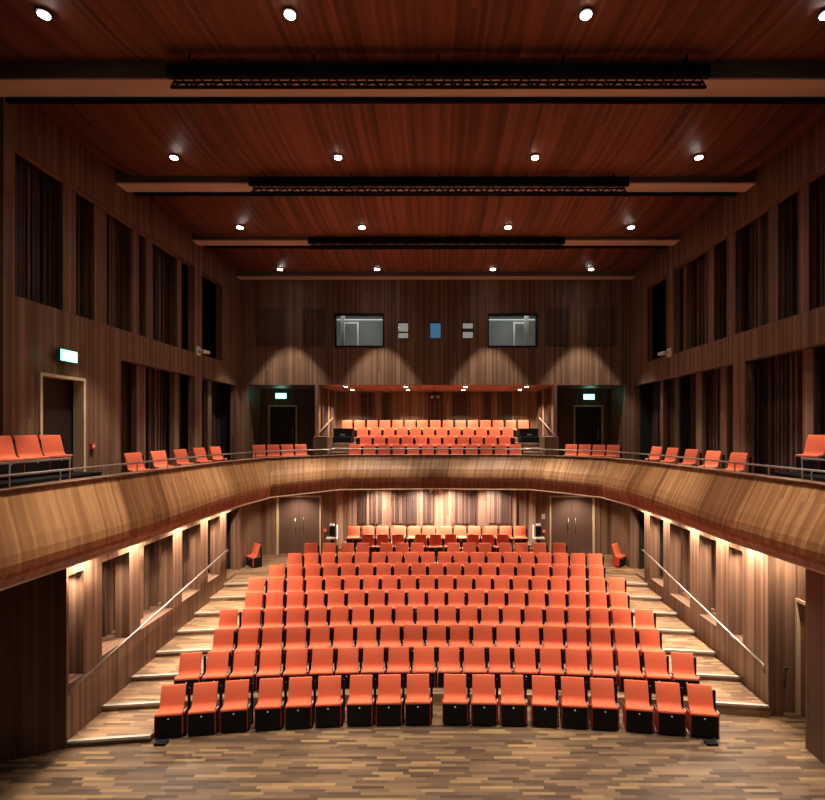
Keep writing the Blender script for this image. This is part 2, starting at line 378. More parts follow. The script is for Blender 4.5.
# ------------------------------------------------------------------ doors
def door(n, x0, x1, y, z0, z1, leafmat, framemat, leaves=1, depth=0.12, fw=0.06, handles=True):
    d = bpy.data.objects.new('door_%d' % n, None); C.objects.link(d); struct(d); d.location = (0, 0, 0)
    bm = newbm(); grid_wall(bm, 'y', y-0.03, y+depth, x0-fw, x1+fw, z0, z1+fw, [(x0, x1, z0-1, z1)]); obj('door_frame', bm, framemat, d)
    w = (x1-x0)/leaves
    for i in range(leaves):
        lf = bxo('door_leaf', leafmat, d, x0+i*w+0.004, x0+(i+1)*w-0.004, y+depth-0.05, y+depth, z0+0.005, z1-0.005)
        if handles:
            hx = x0+w+(-0.14 if i == 0 else 0.14) if leaves == 2 else x1-0.14
            bm = newbm(); tube(bm, [(hx, y+depth-0.09, z0+0.85), (hx, y+depth-0.09, z0+1.35)], 0.014)
            tube(bm, [(hx, y+depth-0.09, z0+0.9), (hx, y+depth-0.05, z0+0.9)], 0.01); tube(bm, [(hx, y+depth-0.09, z0+1.3), (hx, y+depth-0.05, z0+1.3)], 0.01)
            obj('door_handle', bm, STEEL, lf)
    return d
door(1, -5.87, -4.33, YD, ZT[8], 3.10, DOORM, CREAM, 2)
door(2, 4.28, 5.84, YD, ZT[8], 3.10, DOORM, CREAM, 2)
door(3, -6.99, -5.89, 21.0, 4.33, 6.58, DOORD, CREAM)
door(4, 5.84, 6.96, 21.0, 4.33, 6.58, DOORD, CREAM)
d = bpy.data.objects.new('door_5', None); C.objects.link(d); struct(d)
bm = newbm(); grid_wall(bm, 'x', 7.10, 7.3, 8.85, 9.90, 0, 2.28, [(8.91, 9.84, -1, 2.22)]); obj('door_frame', bm, CREAM, d)
bxo('door_leaf', WALL, d, 7.17, 7.21, 8.915, 9.835, 0.005, 2.215)
# left balcony door (in the side wall)
d = bpy.data.objects.new('door_6', None); C.objects.link(d); struct(d)
bm = newbm(); grid_wall(bm, 'x', -WU+0.03, -WU-0.2, 9.57, 10.81, 4.33, 6.71, [(9.63, 10.75, 4, 6.65)]); obj('door_frame', bm, CREAM, d)
bxo('door_leaf', DOORD, d, -WU-0.24, -WU-0.3, 9.57, 10.81, 4.34, 6.7)

# ------------------------------------------------------------------ ceiling
BEAMY = [8.15, 11.85, 15.55, 19.0]
def zc(y):
    ys = [4.45]+BEAMY
    for i in range(len(ys)-1):
        if y <= ys[i+1] or i == len(ys)-2:
            a = ys[i]+0.45; b_ = ys[i+1]; t = (y-a)/(b_-a)*2-1
            return 11.62-0.22*(1-min(t*t, 1))
bm = newbm(); uvl = bm.loops.layers.uv.active
ys = [3.5+0.2*i for i in range(80)]; ys = [y for y in ys if y <= 19.4]+[19.4]
xs = [-7.2, -3.6, 0, 3.6, 7.2]
g1 = [[bm.verts.new((x, y, zc(y))) for x in xs] for y in ys]
g2 = [[bm.verts.new((x, y, zc(y)+0.05)) for x in xs] for y in ys]
for i in range(len(ys)-1):
    for j in range(len(xs)-1):
        for gg in (g1, g2):
            f = bm.faces.new((gg[i][j], gg[i][j+1], gg[i+1][j+1], gg[i+1][j])); f.smooth = True; uvface(bm, f)
    for j in (0, len(xs)-1):
        f = bm.faces.new((g1[i][j], g1[i+1][j], g2[i+1][j], g2[i][j])); uvface(bm, f)
struct(obj('ceiling', bm, CEIL))
bm = newbm(); box(bm, -8.4, 8.4, 2.5, 20, 12.1, 12.2); struct(obj('ceiling', bm, VOID))

ords = ['nearest', 'second', 'third', 'farthest']
for i, y in enumerate(BEAMY):
    lab = ['timber ceiling beam nearest the stage, running wall to wall', 'second ceiling beam from the stage, behind the middle truss row',
           'third ceiling beam from the stage, above the smallest truss', 'farthest ceiling beam, along the top of the control room wall'][i]
    t = thing('ceiling_beam', lab, 'beam', (0, y, (11.31, 11.44, 11.49, 11.42)[i]), 0, 'ceiling beams')
    bxo('beam_body', BEAMD, t, -7.58, 7.58, 0, 0.42 if i < 3 else 0.36, 0.03, 0.36)
    bxo('soffit_face', BEAML, t, -7.58, 7.58, 0, 0.42 if i < 3 else 0.36, 0, 0.03)  # underside coloured paler than the beam body
    if i < 3:
        bm = newbm(); tube(bm, [(-7.4, 0.49, -0.01), (7.4, 0.49, -0.01)], 0.06); o_ = obj('batten', bm, BLACK, t)
TR = [(7.75, 11.0, 164, 713), (11.42, 11.07, 248, 630), (15.12, 11.11, 308, 565)]
for i, (y, zt, a, b_) in enumerate(TR):
    lab = ['longest black lighting truss, hung at the beam nearest the stage', 'middle black lighting truss hung at the second beam', 'black lighting truss farthest from the stage, at the third beam'][i]
    t = thing('lighting_truss', lab, 'truss', (0, y, zt), 0, 'black lighting trusses')
    x0, x1 = X(a, y), X(b_, y)
    tbo('chord', BLACKM, t, [(x0, 0.2, 0.05), (x1, 0.2, 0.05)], 0.026, 6)
    for yy in (0.12, 0.28):
        tbo('chord', BLACKM, t, [(x0, yy, 0.185), (x1, yy, 0.185)], 0.02, 6)
    bm = newbm(); n = int((x1-x0)/0.3)
    for k in range(n):
        xa = x0+(x1-x0)*k/n; xb = x0+(x1-x0)*(k+1)/n; xm = (xa+xb)/2
        for yy in (0.12, 0.28):
            tube(bm, [(xa, 0.2, 0.05), (xm, yy, 0.185)], 0.012, 5, False); tube(bm, [(xm, yy, 0.185), (xb, 0.2, 0.05)], 0.012, 5, False)
    obj('lattice', bm, BLACKM, t)
    bxo('track', BLACKM, t, x0-0.05, x1+0.05, 0.16, 0.24, 0.2, 0.40)
    for k in range(5):
        xx = x0+0.3+(x1-x0-0.6)*k/4
        tbo('hanger', BLACKM, t, [(xx, 0.2, 0.3), (xx, 0.2, zc(y+0.2)-zt+0.02)], 0.015, 6)
    # small clamp lights on the track
    for k in range(3):
        xx = x0+0.5+k*(x1-x0-1)/2
        bm = newbm(); tube(bm, [(xx, 0.0, 0.3), (xx, -0.12, 0.22)], 0.04, 8); obj('track_lamp', bm, BLACKM, t)

# ------------------------------------------------------------------ spots
def spot(loc, energy, size, blend, col=(1, 0.90, 0.77), radius=0.05, aim=None):
    ld = bpy.data.lights.new('spot_light', 'SPOT'); ld.energy = energy; ld.spot_size = math.radians(size); ld.spot_blend = blend
    ld.color = col; ld.shadow_soft_size = radius
    o = bpy.data.objects.new('spot_light', ld); C.objects.link(o); o.location = loc
    if aim is not None:
        o.rotation_euler = (Vector(aim)-Vector(loc)).to_track_quat('-Z', 'Y').to_euler()
    return o
def downlight(loc, r, label, group, mat, cat='ceiling light'):
    t = thing('ceiling_downlight', label, cat, loc, 0, group)
    bm = newbm(); n = 20
    for k in range(n):
        a, b_ = 2*math.pi*k/n, 2*math.pi*(k+1)/n
        q = []
        for rr, z in ((r, 0), (r*1.35, 0), (r*1.35, 0.03), (r, 0.03)):
            q.append([(rr*math.cos(a), rr*math.sin(a), z), (rr*math.cos(b_), rr*math.sin(b_), z)])
        for m in range(4):
            p, p2 = q[m], q[(m+1) % 4]
            f = bm.faces.new([bm.verts.new(c) for c in (p[0], p[1], p2[1], p2[0])]); uvface(bm, f)
    bmesh.ops.remove_doubles(bm, verts=bm.verts, dist=1e-5)
    obj('trim_ring', bm, BLACKM, t)
    bm = newbm(); disc(bm, (0, 0, -0.002), r*0.98, 18, h=0.012); obj('lens', bm, mat, t)
    return t
SPOT_E = 2300
posn = ['far left', 'second from left', 'third from left', 'far right']
rown = ['nearest the stage', 'behind the first beam', 'behind the second beam', 'nearest the control room']
for r, dy in enumerate((416, 273, 203, 161)):
    y = 6.0*F/dy
    for _ in range(6): y = (zc(y)-0.02-EYE)*F/dy
    z = zc(y)
    for c, px in enumerate(((44, 290, 586, 826), (174, 338, 535, 699), (240, 362, 508, 631), (280, 377, 493, 591))[r]):
        x = X(px, y)
        t = downlight((x, y, z-0.03), 0.075 if r < 2 else 0.09, 'bright round downlight in the ceiling row %s, %s' % (rown[r], posn[c]), 'ceiling downlights', LAMP)
        spot((x, y, z-0.06), SPOT_E*(0.55 if r == 3 else 1), 58 if r == 3 else 50, 0.28 if r == 3 else 0.3)
        spot((x, y, z-0.06), SPOT_E*(0.015 if r == 3 else 0.065), 125, 0.9)  # added wide weak fill spot, lightens the upper walls
# upper recess downlights
for r, (y, py) in enumerate(((19.85, 385.6), (21.4, 389.2))):
    for c, x in enumerate((-3.58, -1.2, 1.17, 3.6)):
        downlight((x, y, 7.32), 0.075, 'tiny recessed downlight over the rear balcony seats, %s row, %s' % (('front', 'back')[r], posn[c]), 'balcony recess downlights', LAMPS)
        spot((x, y, 7.29), 380 if r == 0 else 850, 115, 0.6, (1, 0.84, 0.68), 0.03)

# ------------------------------------------------------------------ balcony
PL = [(6.62, 4.5), (6.55, 6.5), (6.45, 8.3), (6.36, 9.7), (6.25, 11.0), (6.08, 12.4), (5.82, 13.9), (5.30, 15.5), (3.3, 17.1), (0, 17.3)]
plan = [(-x, y) for x, y in PL] + [(x, y) for x, y in PL[:-1]][::-1]
def smooth_seg(pts, n):   # subdivide the side curve (catmull) but keep the two straight rear facets
    out = []
    for i in range(len(pts)-1):
        p0, p1, p2, p3 = pts[max(i-1, 0)], pts[i], pts[i+1], pts[min(i+2, len(pts)-1)]
        for k in range(n):
            t = k/n
            out.append(tuple(0.5*((2*p1[j])+(-p0[j]+p2[j])*t+(2*p0[j]-5*p1[j]+4*p2[j]-p3[j])*t*t+(-p0[j]+3*p1[j]-3*p2[j]+p3[j])*t**3) for j in (0, 1)))
    return out+[pts[-1]]
half = smooth_seg(PL[:8], 4) + PL[8:]
plan = [(-x, y) for x, y in half] + [(x, y) for x, y in half[:-1]][::-1]
def nrm(i):
    a = Vector(plan[max(i-1, 0)]); b_ = Vector(plan[min(i+1, len(plan)-1)]); t = (b_-a).normalized()
    return Vector((t.y, -t.x))          # towards the hall
def lift(y): return 0.3*min(max((y-10.5)/6.5, 0), 1)
def sweep(bm, prof, closed=True, a=0, b_=None, ztop=0.0):
    """prof: (offset toward hall, z, liftfactor)"""
    uvl = bm.loops.layers.uv.active
    rings = []; U = [0.0]
    idx = range(len(plan))[a:b_]
    for n_, i in enumerate(idx):
        p = Vector(plan[i]); n = nrm(i); L_ = lift(p.y)
        rings.append([bm.verts.new((p.x+n.x*o, p.y+n.y*o, z+L_*lf)) for o, z, lf in prof])
        if n_: U.append(U[-1]+(Vector(plan[i])-Vector(plan[idx[n_-1]])).length)
    m = len(prof)
    Vc = [0.0]
    for j in range(1, m+1):
        Vc.append(Vc[-1]+math.hypot(prof[j % m][0]-prof[j-1][0], prof[j % m][1]-prof[j-1][1]))
    for i in range(len(rings)-1):
        for j in range(m if closed else m-1):
            k = (j+1) % m
            f = bm.faces.new((rings[i][j], rings[i+1][j], rings[i+1][k], rings[i][k]))
            for l, uv in zip(f.loops, ((U[i], Vc[j]), (U[i+1], Vc[j]), (U[i+1], Vc[j+1]), (U[i], Vc[j+1]))): l[uvl].uv = (uv[0]+uv[1]*0.12, uv[1])
    if closed:
        for r in (rings[0], rings[-1]): bm.faces.new(r)
bal = thing('balcony_parapet', 'curved wood-clad balcony parapet sweeping round three sides of the hall above the stalls', 'parapet', (0, 0, 0))
bm = newbm(); sweep(bm, [(-0.05, 4.66, .15), (0.0, 4.66, .15), (0.09, 4.42, .4), (0.19, 4.18, .7), (0.28, 3.97, 1), (0.345, 3.78, 1.15), (0.37, 3.64, 1.3), (0.365, 3.52, 1.5), (0.31, 3.52, 1.5), (0.20, 3.95, 1), (0.06, 4.25, .7)])
obj('parapet_cladding', bm, FASC, bal)
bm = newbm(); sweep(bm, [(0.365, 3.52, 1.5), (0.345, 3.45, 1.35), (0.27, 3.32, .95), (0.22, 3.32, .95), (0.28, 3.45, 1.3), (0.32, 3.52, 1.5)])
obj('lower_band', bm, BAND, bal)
bm = newbm(); sweep(bm, [(0.275, 3.33, .95), (0.285, 3.30, .95), (0.26, 3.285, .95), (0.10, 3.285, .95), (0.10, 3.33, .95)])
obj('edge_trim', bm, CREAM, bal)
bm = newbm(); sweep(bm, [(-0.30, 4.66, .15), (0.03, 4.66, .15), (0.04, 4.70, .15), (-0.30, 4.70, .15)])
obj('ledge', bm, WALL, bal)
bm = newbm(); sweep(bm, [(-0.30, 4.2, 0), (-0.24, 4.2, 0), (-0.24, 4.66, .15), (-0.30, 4.66, .15)])
obj('inner_lining', bm, DARKW, bal)
bm = newbm()
inner = [(p[0]+nrm(i).x*0.02, p[1]+nrm(i).y*0.02) for i, p in enumerate(plan)]
prism(bm, inner + [(8.2, 4.5), (8.2, 22.95), (-8.2, 22.95), (-8.2, 4.5)], 3.60, 4.33)
struct(obj('floor', bm, WALL))
# seating tiers at the back of the balcony
bm = newbm()
box(bm, -3.22, 3.22, 18.72, 23, 4.33, 4.65); box(bm, -3.22, 3.22, 19.72, 23, 4.65, 4.96); box(bm, -XR, XR, 20.72, 22.95, 4.33, 5.27)
for s in (-1, 1):
    for k, (y, z) in enumerate(((18.2, 4.62), (18.55, 4.78), (18.9, 4.94), (19.25, 5.10))):
        box(bm, s*3.23, s*(3.95 if y < 19.2 else XR), y, 20.72, 4.33 if k == 0 else z-0.16, z)
struct(obj('floor', bm, TIER))
bm = newbm(); box(bm, -4.5, -3.97, 18.3, 19.24, 4.33, 5.36); box(bm, 3.97, 4.5, 18.3, 19.24, 4.33, 5.36); trim(bm, WALL)
bm = newbm()
for s in (-1, 1):
    for y, z in ((18.2, 4.62), (18.55, 4.78), (18.9, 4.94), (19.25, 5.10)): box(bm, s*3.25, s*3.94, y-0.01, y+0.04, z-0.03, z+0.008)
trim(bm, NOSE)
# side seat platforms (raised)
bm = newbm()
box(bm, -7.59, -6.72, 4.6, 10.05, 4.33, 4.76); box(bm, -8.14, -7.59, 4.6, 8.88, 4.33, 4.76)
struct(obj('floor', bm, BLACK))
bm = newbm(); box(bm, 6.72, 7.59, 4.6, 10.05, 4.33, 4.76); struct(obj('floor', bm, BLACK))

def path(off, z, lf=.15, a=0, b_=None):
    return [(plan[i][0]+nrm(i).x*off, plan[i][1]+nrm(i).y*off, z+lift(plan[i][1])*lf) for i in range(len(plan))[a:b_]]
t = thing('guard_rail', 'continuous slim metal rail running along the top of the balcony ledge', 'rail', (0, 0, 0))
tbo('rail', STEEL, t, path(-0.1, 4.90), 0.02)
for i in range(0, len(plan), 3):
    p = path(-0.1, 4.90)[i]; tbo('post', STEEL, t, [(p[0], p[1], p[2]-0.19), p], 0.013, 6)
for s, side in ((-1, 'left'), (1, 'right')):
    t = thing('guard_rail', 'short raised metal rail in front of the inward-facing seats on the %s balcony' % side, 'rail', (0, 0, 0), 0, 'raised side rails')
    tbo('rail', STEEL, t, [(s*6.66, 5.0, 5.09), (s*6.62, 7.2, 5.09), (s*6.58, 9.0, 5.09)], 0.02)
    for y in (5.4, 7.75, 9.0): tbo('post', STEEL, t, [(s*(6.62+0.015*(7.2-y)), y, 4.70), (s*(6.62+0.015*(7.2-y)), y, 5.09)], 0.014, 6)
    for_ = thing('handrail', 'sloping handrail beside the steps at the %s end of the rear balcony seats' % side, 'handrail', (0, 0, 0), 0, 'balcony step handrails')
    bm = newbm(); tube(bm, [(s*4.40, 18.5, 5.40), (s*4.40, 21.3, 6.12)], 0.028); obj('rail', bm, WALL, for_)
    tbo('post', STEEL, for_, [(s*4.40, 18.6, 5.30), (s*4.40, 18.6, 5.43)], 0.02, 6)
    tbo('bracket', STEEL, for_, [(s*4.40, 20.4, 5.88), (s*4.56, 20.4, 5.84)], 0.012, 6)
    # low wall beside the steps
    # stalls handrail
    t = thing('handrail', 'long sloping metal handrail on the %s side wall of the stalls' % side, 'handrail', (0, 0, 0), 0, 'stalls handrails')
    if s < 0: pts = [(-6.44, 8.78, 1.02), (-6.44, 15.45, 1.90), (-6.44, 15.5, 1.84)]
    else: pts = [(6.42, 15.6, 1.83), (6.42, 15.55, 1.88), (6.42, 9.8, 1.00), (6.42, 9.78, 0.84)]
    tbo('rail', STEEL, t, pts, 0.022)
    for k in range(6):
        y = 9.4+k*1.2 if s < 0 else 10.2+k*1.0
        if s < 0: z = 1.02+(y-8.82)*0.88/6.63
        else: z = 1.02+(y-9.95)*0.86/5.6
        z_ = min(z-0.06, 1.0) if True else z
        bm = newbm(); tube(bm, [(s*6.43, y, z), (s*6.45, y, z-0.08), (s*6.5, y, z-0.1)], 0.01, 6); obj('bracket', bm, STEEL, t)
    if s > 0:
        t = thing('handrail', 'short level metal rail end on the wall past the foot of the right steps', 'handrail', (0, 0, 0))
        tbo('rail', STEEL, t, [(6.62, 9.86, 0.92), (6.95, 9.86, 0.92), (6.95, 9.93, 0.84)], 0.016)
        tbo('bracket', STEEL, t, [(6.85, 9.86, 0.92), (6.85, 9.94, 0.80)], 0.01, 6)

# under-balcony downlights washing the side walls
for s, ds, side in ((-1, (9.1, 10.75, 12.55, 14.1, 15.3), 'left'), (1, (10.2, 11.35, 12.55, 14.1, 15.4), 'right')):
    for i, y in enumerate(ds):
        o_ = downlight((s*6.24, y, 3.57), 0.05, 'small downlight tucked under the %s balcony, %s from the stage' % (side, ('first', 'second', 'third', 'fourth', 'fifth')[i]), 'under-balcony downlights', LAMPS)
        spot((s*6.24, y, 3.54), 480, 140, 1.0, (1, 0.84, 0.68), 0.03)
downlight((6.9, 9.35, 3.57), 0.05, 'small downlight over the side passage to the right of the stage', None, LAMPS)
spot((6.9, 9.35, 3.53), 220, 130, 0.7, (1, 0.84, 0.68), 0.03)
for i, x in enumerate((X(380, 19.25), X(418, 19.25), X(452, 19.25), X(492, 19.25))):
    downlight((x, 19.08, 3.57), 0.05, 'small downlight washing the rear stalls wall, %s' % posn[i], 'rear wall downlights', LAMPS)
    spot((x, 19.08, 3.53), 1150, 135, 1.0, (1, 0.90, 0.80), 0.03)
for i, x in enumerate((-5.1, 5.1)):
    downlight((x, 17.9, 3.57), 0.05, 'small downlight in front of the %s rear double doors' % ('left', 'right')[i], 'door downlights', LAMPS)
    spot((x, 17.9, 3.53), 280, 120, 0.7, (1, 0.86, 0.70), 0.03)

for x, y, side, i_ in NICHE:  # fill lights added to brighten the niche insides
    downlight((x, y, 2.985), 0.04, 'added fill light in the head of a %s wall niche, %s niche from the stage' % (side, ('first', 'second', 'third', 'fourth', 'fifth')[i_]), 'added niche fill lights', LAMPS)
    spot((x, y, 2.96), 75, 140, 1.0, (1, 0.84, 0.68), 0.03)

# ------------------------------------------------------------------ seats
def seat_proto(lift_=0.0):
    t = thing('theatre_seat', 'x', 'seat')
    W = 0.217
    # backrest: curved shell extruded across x
    prof = [(-0.205, 0.358), (-0.165, 0.362), (-0.130, 0.374), (-0.106, 0.398), (-0.092, 0.44), (-0.075, 0.51), (-0.045, 0.61), (0.0, 0.745)]
    th = 0.035
    bm = newbm(); n = len(prof)
    front = prof; back = [(y+th*min(1, 0.3+i*0.3), z-th*max(0, 1-i*0.3)) for i, (y, z) in enumerate(prof)]
    loop = front + back[::-1]
    L_ = [bm.verts.new((-W, y, z+lift_)) for y, z in loop]; R_ = [bm.verts.new((W, y, z+lift_)) for y, z in loop]
    bm.faces.new(L_); bm.faces.new(R_[::-1])
    for i in range(len(loop)):
        f = bm.faces.new((L_[i], L_[(i+1) % len(loop)], R_[(i+1) % len(loop)], R_[i])); f.smooth = i not in (n-1, len(loop)-1)
    for f in bm.faces: uvface(bm, f)
    obj('backrest', bm, ORANGE, t, 0.012)
    # seat pad
    prof = [(-0.275, 0.335), (-0.270, 0.355), (-0.25, 0.364), (-0.20, 0.363), (-0.17, 0.355), (-0.15, 0.34), (-0.15, 0.32), (-0.275, 0.315)]
    bm = newbm()
    W = 0.23
    L_ = [bm.verts.new((-W, y, z+lift_)) for y, z in prof]; R_ = [bm.verts.new((W, y, z+lift_)) for y, z in prof]
    bm.faces.new(L_); bm.faces.new(R_[::-1])
    for i in range(len(prof)): bm.faces.new((L_[i], L_[(i+1) % len(prof)], R_[(i+1) % len(prof)], R_[i]))
    for f in bm.faces: uvface(bm, f)
    obj('seat_cushion', bm, ORANGE, t, 0.006)
    p = bxo('front_panel', BLACK, t, -0.228, 0.228, -0.272, -0.25, 0.03, 0.313+lift_)
    bm = newbm(); m = 10
    pts = [(0.016*math.cos(2*math.pi*k/m), 0.016*math.sin(2*math.pi*k/m)) for k in range(m)]
    a = [bm.verts.new((x, -0.278, 0.265+lift_+z)) for x, z in pts]; b_ = [bm.verts.new((x, -0.27, 0.265+lift_+z)) for x, z in pts]
    bm.faces.new(a); bm.faces.new(b_)
    for k in range(m): bm.faces.new((a[k], a[(k+1) % m], b_[(k+1) % m], b_[k]))
    obj('number_disc', bm, WHITE, p)
    for s in (-1, 1):
        bxo('side_panel', REDPLY, t, s*0.228, s*0.242, -0.262, -0.02, 0.06, 0.325+lift_)
    bm = newbm(); box(bm, -0.10, 0.10, -0.22, -0.04, 0.0, 0.06); box(bm, -0.2, 0.2, -0.12, -0.08, 0.06, 0.31+lift_)
    obj('base_frame', bm, BLACKM, t)
    bm = newbm(); box(bm, 0.243, 0.266, -0.22, -0.0, 0.0, 0.325+lift_); box(bm, 0.242, 0.288, 0.0, 0.04, 0.0, 0.66+lift_)
    fr = obj('stanchion', bm, BLACKM, t)
    bm = newbm(); box(bm, 0.242, 0.267, -0.24, -0.14, 0.325+lift_, 0.365+lift_)
    obj('hinge_cap', bm, GREYCAP, t)
    return t
def kids(o): return [c for c in bpy.data.objects if c.parent == o]
def make_copier(proto):
    tree = [(c, kids(c)) for c in kids(proto)]
    state = {'used': False}
    def place(loc, rz, label, group, name=None):
        if not state['used']: r = proto; state['used'] = True
        else:
            r = proto.copy(); C.objects.link(r)
            for c, gc in tree:
                d_ = c.copy(); C.objects.link(d_); d_.parent = r
                for g_ in gc:
                    e = g_.copy(); C.objects.link(e); e.parent = d_
        r.location = loc; r.rotation_euler = (0, 0, rz); r['label'] = label; r['category'] = 'seat'; r['group'] = group
        return r
    return place
place = make_copier(seat_proto()); placeA = make_copier(seat_proto(0.10))
ON = ['zeroth', 'first', 'second', 'third', 'fourth', 'fifth', 'sixth', 'seventh', 'eighth', 'ninth', 'tenth', 'eleventh', 'twelfth']
def which(i, n):
    """words for seat i (0-based) of n"""
    if i == 0: return 'at the left end'
    if i == n-1: return 'at the right end'
    if n % 2 and i == n//2: return 'in the very middle'
    return '%s from the left' % ON[i+1] if i < n/2 else '%s from the right' % ON[n-i]
ROWN = ['front stalls row', 'second stalls row', 'third stalls row', 'fourth stalls row', 'fifth stalls row', 'sixth stalls row', 'seventh stalls row', 'eighth stalls row', 'ninth stalls row', 'tenth stalls row', 'rearmost stalls row']
def row(k, xs, y0, z, f, rowname, grp, curve=80.0, adj='orange'):
    n = len(xs)
    for i, x in enumerate(xs):
        rz = -x/(curve/2)
        f((x, y0-x*x/curve, z), rz, '%s seat in the %s, %s' % (adj, rowname, which(i, n)), grp)
half = [0.36, 0.91, 1.46, 2.06, 2.61, 3.16, 3.78, 4.34, 4.90]
xsA = [-x for x in half[::-1]]+half
# three-seat straight modules
n = len(xsA)
for m in range(6):
    c = xsA[m*3+1]; rz = -c/30.0
    for j in range(3):
        x = xsA[m*3+j]; y = 9.72-c*c/60.0+(x-c)*(-c/30.0)
        placeA((x+0.01, y, 0.0), rz, 'orange seat with tall black front in the front stalls row, %s' % which(m*3+j, n), 'front row seats')
feet = newbm()
PI = 0.536
off = 0.01
for k, cnt in ((1, 20), (2, 19), (3, 20), (4, 19), (5, 20), (6, 19), (7, 20)):
    xs = [off+(i-(cnt-1)/2)*PI for i in range(cnt)]
    if k == 7: xs = xs[1:]
    row(k, xs, 9.75+0.93*k, ZT[k], place, ROWN[k], ROWN[k], 80 + k*6)
def fromleft(pxs, d, w): return [X(p+w/2.0, d) for p in pxs]
row(8, fromleft((304, 322.4, 340.5, 356.3, 379.5, 395, 410.4, 446.5, 462.3, 478, 498, 514.3, 532.4, 552.1), 17.19, 14), 17.19, ZT[8], place, ROWN[8], ROWN[8], 1e6)
row(9, fromleft((361.5, 376.3, 391.5, 414.3, 429, 444, 466.6, 481.3, 496), 18.12, 13), 18.12, ZT[9], place, ROWN[9], ROWN[9], 1e6)
row(10, fromleft((347.6, 362, 376.4, 393.5, 408, 422.5, 439.8, 454, 468.2, 485, 499.3, 513.6), 19.05, 12.5), 19.05, ZT[10], place, ROWN[10], ROWN[10], 1e6, 'pale-lit orange')
BR = ['front row of the rear balcony', 'second row of the rear balcony', 'third row of the rear balcony', 'top row of the rear balcony']
for r, (y, z, cnt, pit) in enumerate(((18.4, 4.33, 12, 0.536), (19.4, 4.65, 11, 0.538), (20.4, 4.96, 12, 0.538), (21.4, 5.27, 15, 0.538))):
    row(r, [(i-(cnt-1)/2)*pit-0.03 for i in range(cnt)], y, z, place, BR[r], BR[r], 1e6)
for s, side in ((-1, 'left'), (1, 'right')):
    for i, x in enumerate((6.24, 5.82, 5.40, 4.98) if s < 0 else (4.98, 5.40, 5.82, 6.24)):
        nm = ('first', 'second', 'third', 'fourth')[i] + ' from the left'
        place((s*x, 17.6+(6.24-x)*0.62, 4.33), -s*0.555, 'orange seat in the foursome before the %s balcony alcove, %s' % (side, nm), 'seats before the %s alcove' % side)
    for i, y in enumerate((11.55, 12.6, 13.67, 14.77, 15.84)):
        nm = ('nearest the stage', 'second from the stage', 'middle one', 'fourth from the stage', 'farthest from the stage')[i]
        place((s*7.0, y, 4.33), -s*1.25, 'single orange seat on the %s side balcony behind the rail, %s' % (side, nm), '%s balcony single seats' % side)
    for i, y in enumerate((9.62, 9.05, 8.48) if s < 0 else (9.72,)):
        nm = ('farthest from the stage', 'middle of three', 'nearest the stage')[i] if s < 0 else 'cut by the picture edge'
        place((s*7.43, y, 4.76), -s*(math.pi/2-0.2), 'orange inward-facing seat on the raised %s balcony platform, %s' % (side, nm), 'raised %s balcony seats' % side)
    # tip-up usher seats at the rear of the stalls
    place((s*6.12, 17.1, ZT[8]), s*0.8, 'lone orange seat by the %s wall near the rear stalls doors' % side, 'lone rear seats')
# plain black blocks at the ends of the balcony rows
for s, side in ((-1, 'left'), (1, 'right')):
    t = thing('black_block', 'larger black block at the %s end of the rear balcony seats' % side, 'case', (s*3.66, 19.9, 5.10), 0, 'large black blocks')
    bxo('body', BLACK, t, -0.36, 0.36, -0.28, 0.28, 0, 0.5, bevel=0.02); bxo('top_slab', BLACKM, t, -0.37, 0.37, -0.29, 0.29, 0.5, 0.57, bevel=0.01)
    bxo('handle', GREYCAP, t, -0.08, 0.08, -0.31, -0.28, 0.3, 0.34)  # small grey bar on the larger black block
    t = thing('black_block', 'low black block before the larger one, %s end of the balcony seats' % side, 'case', (s*3.70, 19.44, 5.10), 0, 'small black blocks')
    bxo('body', BLACK, t, -0.42, 0.42, -0.15, 0.15, 0, 0.2, bevel=0.02); bxo('top_slab', BLACKM, t, -0.43, 0.43, -0.155, 0.155, 0.2, 0.24, bevel=0.01)

# ------------------------------------------------------------------ small wall things
def exit_sign(loc, rz, label):
    t = thing('exit_sign', label, 'sign', loc, rz, None)
    bxo('case', GREENBOX, t, -0.235, 0.235, -0.05, 0.05, -0.12, 0.12, bevel=0.005)
    f = bxo('sign_face', GREENLIT, t, -0.225, 0.225, -0.056, -0.05, -0.11, 0.11)
    # running figure, doorway and arrow
    bm = newbm()
    box(bm, 0.10, 0.19, -0.060, -0.056, -0.09, 0.09)
    box(bm, -0.19, -0.07, -0.060, -0.056, -0.012, 0.012); 
    a = [bm.verts.new(c) for c in ((-0.21, -0.058, 0), (-0.15, -0.058, 0.045), (-0.15, -0.058, -0.045))]; uvface(bm, bm.faces.new(a))
    tube(bm, [(0.03, -0.059, 0.06), (0.03, -0.059, 0.085)], 0.014, 8)
    tube(bm, [(0.03, -0.059, 0.05), (0.01, -0.059, -0.01)], 0.012, 6); tube(bm, [(0.01, -0.059, -0.01), (0.04, -0.059, -0.04), (0.03, -0.059, -0.085)], 0.009, 6)
    tube(bm, [(0.01, -0.059, -0.01), (-0.02, -0.059, -0.045), (-0.05, -0.059, -0.05)], 0.009, 6); tube(bm, [(0.05, -0.059, 0.01), (0.025, -0.059, 0.04), (-0.01, -0.059, 0.025)], 0.007, 6)
    obj('pictogram', bm, GREENW, f)
    ld = bpy.data.lights.new('sign_glow', 'POINT'); ld.energy = 1.2; ld.color = (0.2, 1, 0.75); ld.shadow_soft_size = 0.12
    o = bpy.data.objects.new('sign_glow', ld); C.objects.link(o)
    v = Matrix.Rotation(rz, 3, 'Z') @ Vector((0, -0.2, 0)); o.location = Vector(loc)+v
exit_sign((-WU+0.1, 10.15, 7.1), math.radians(90), 'bright green exit sign above the door on the left balcony wall')
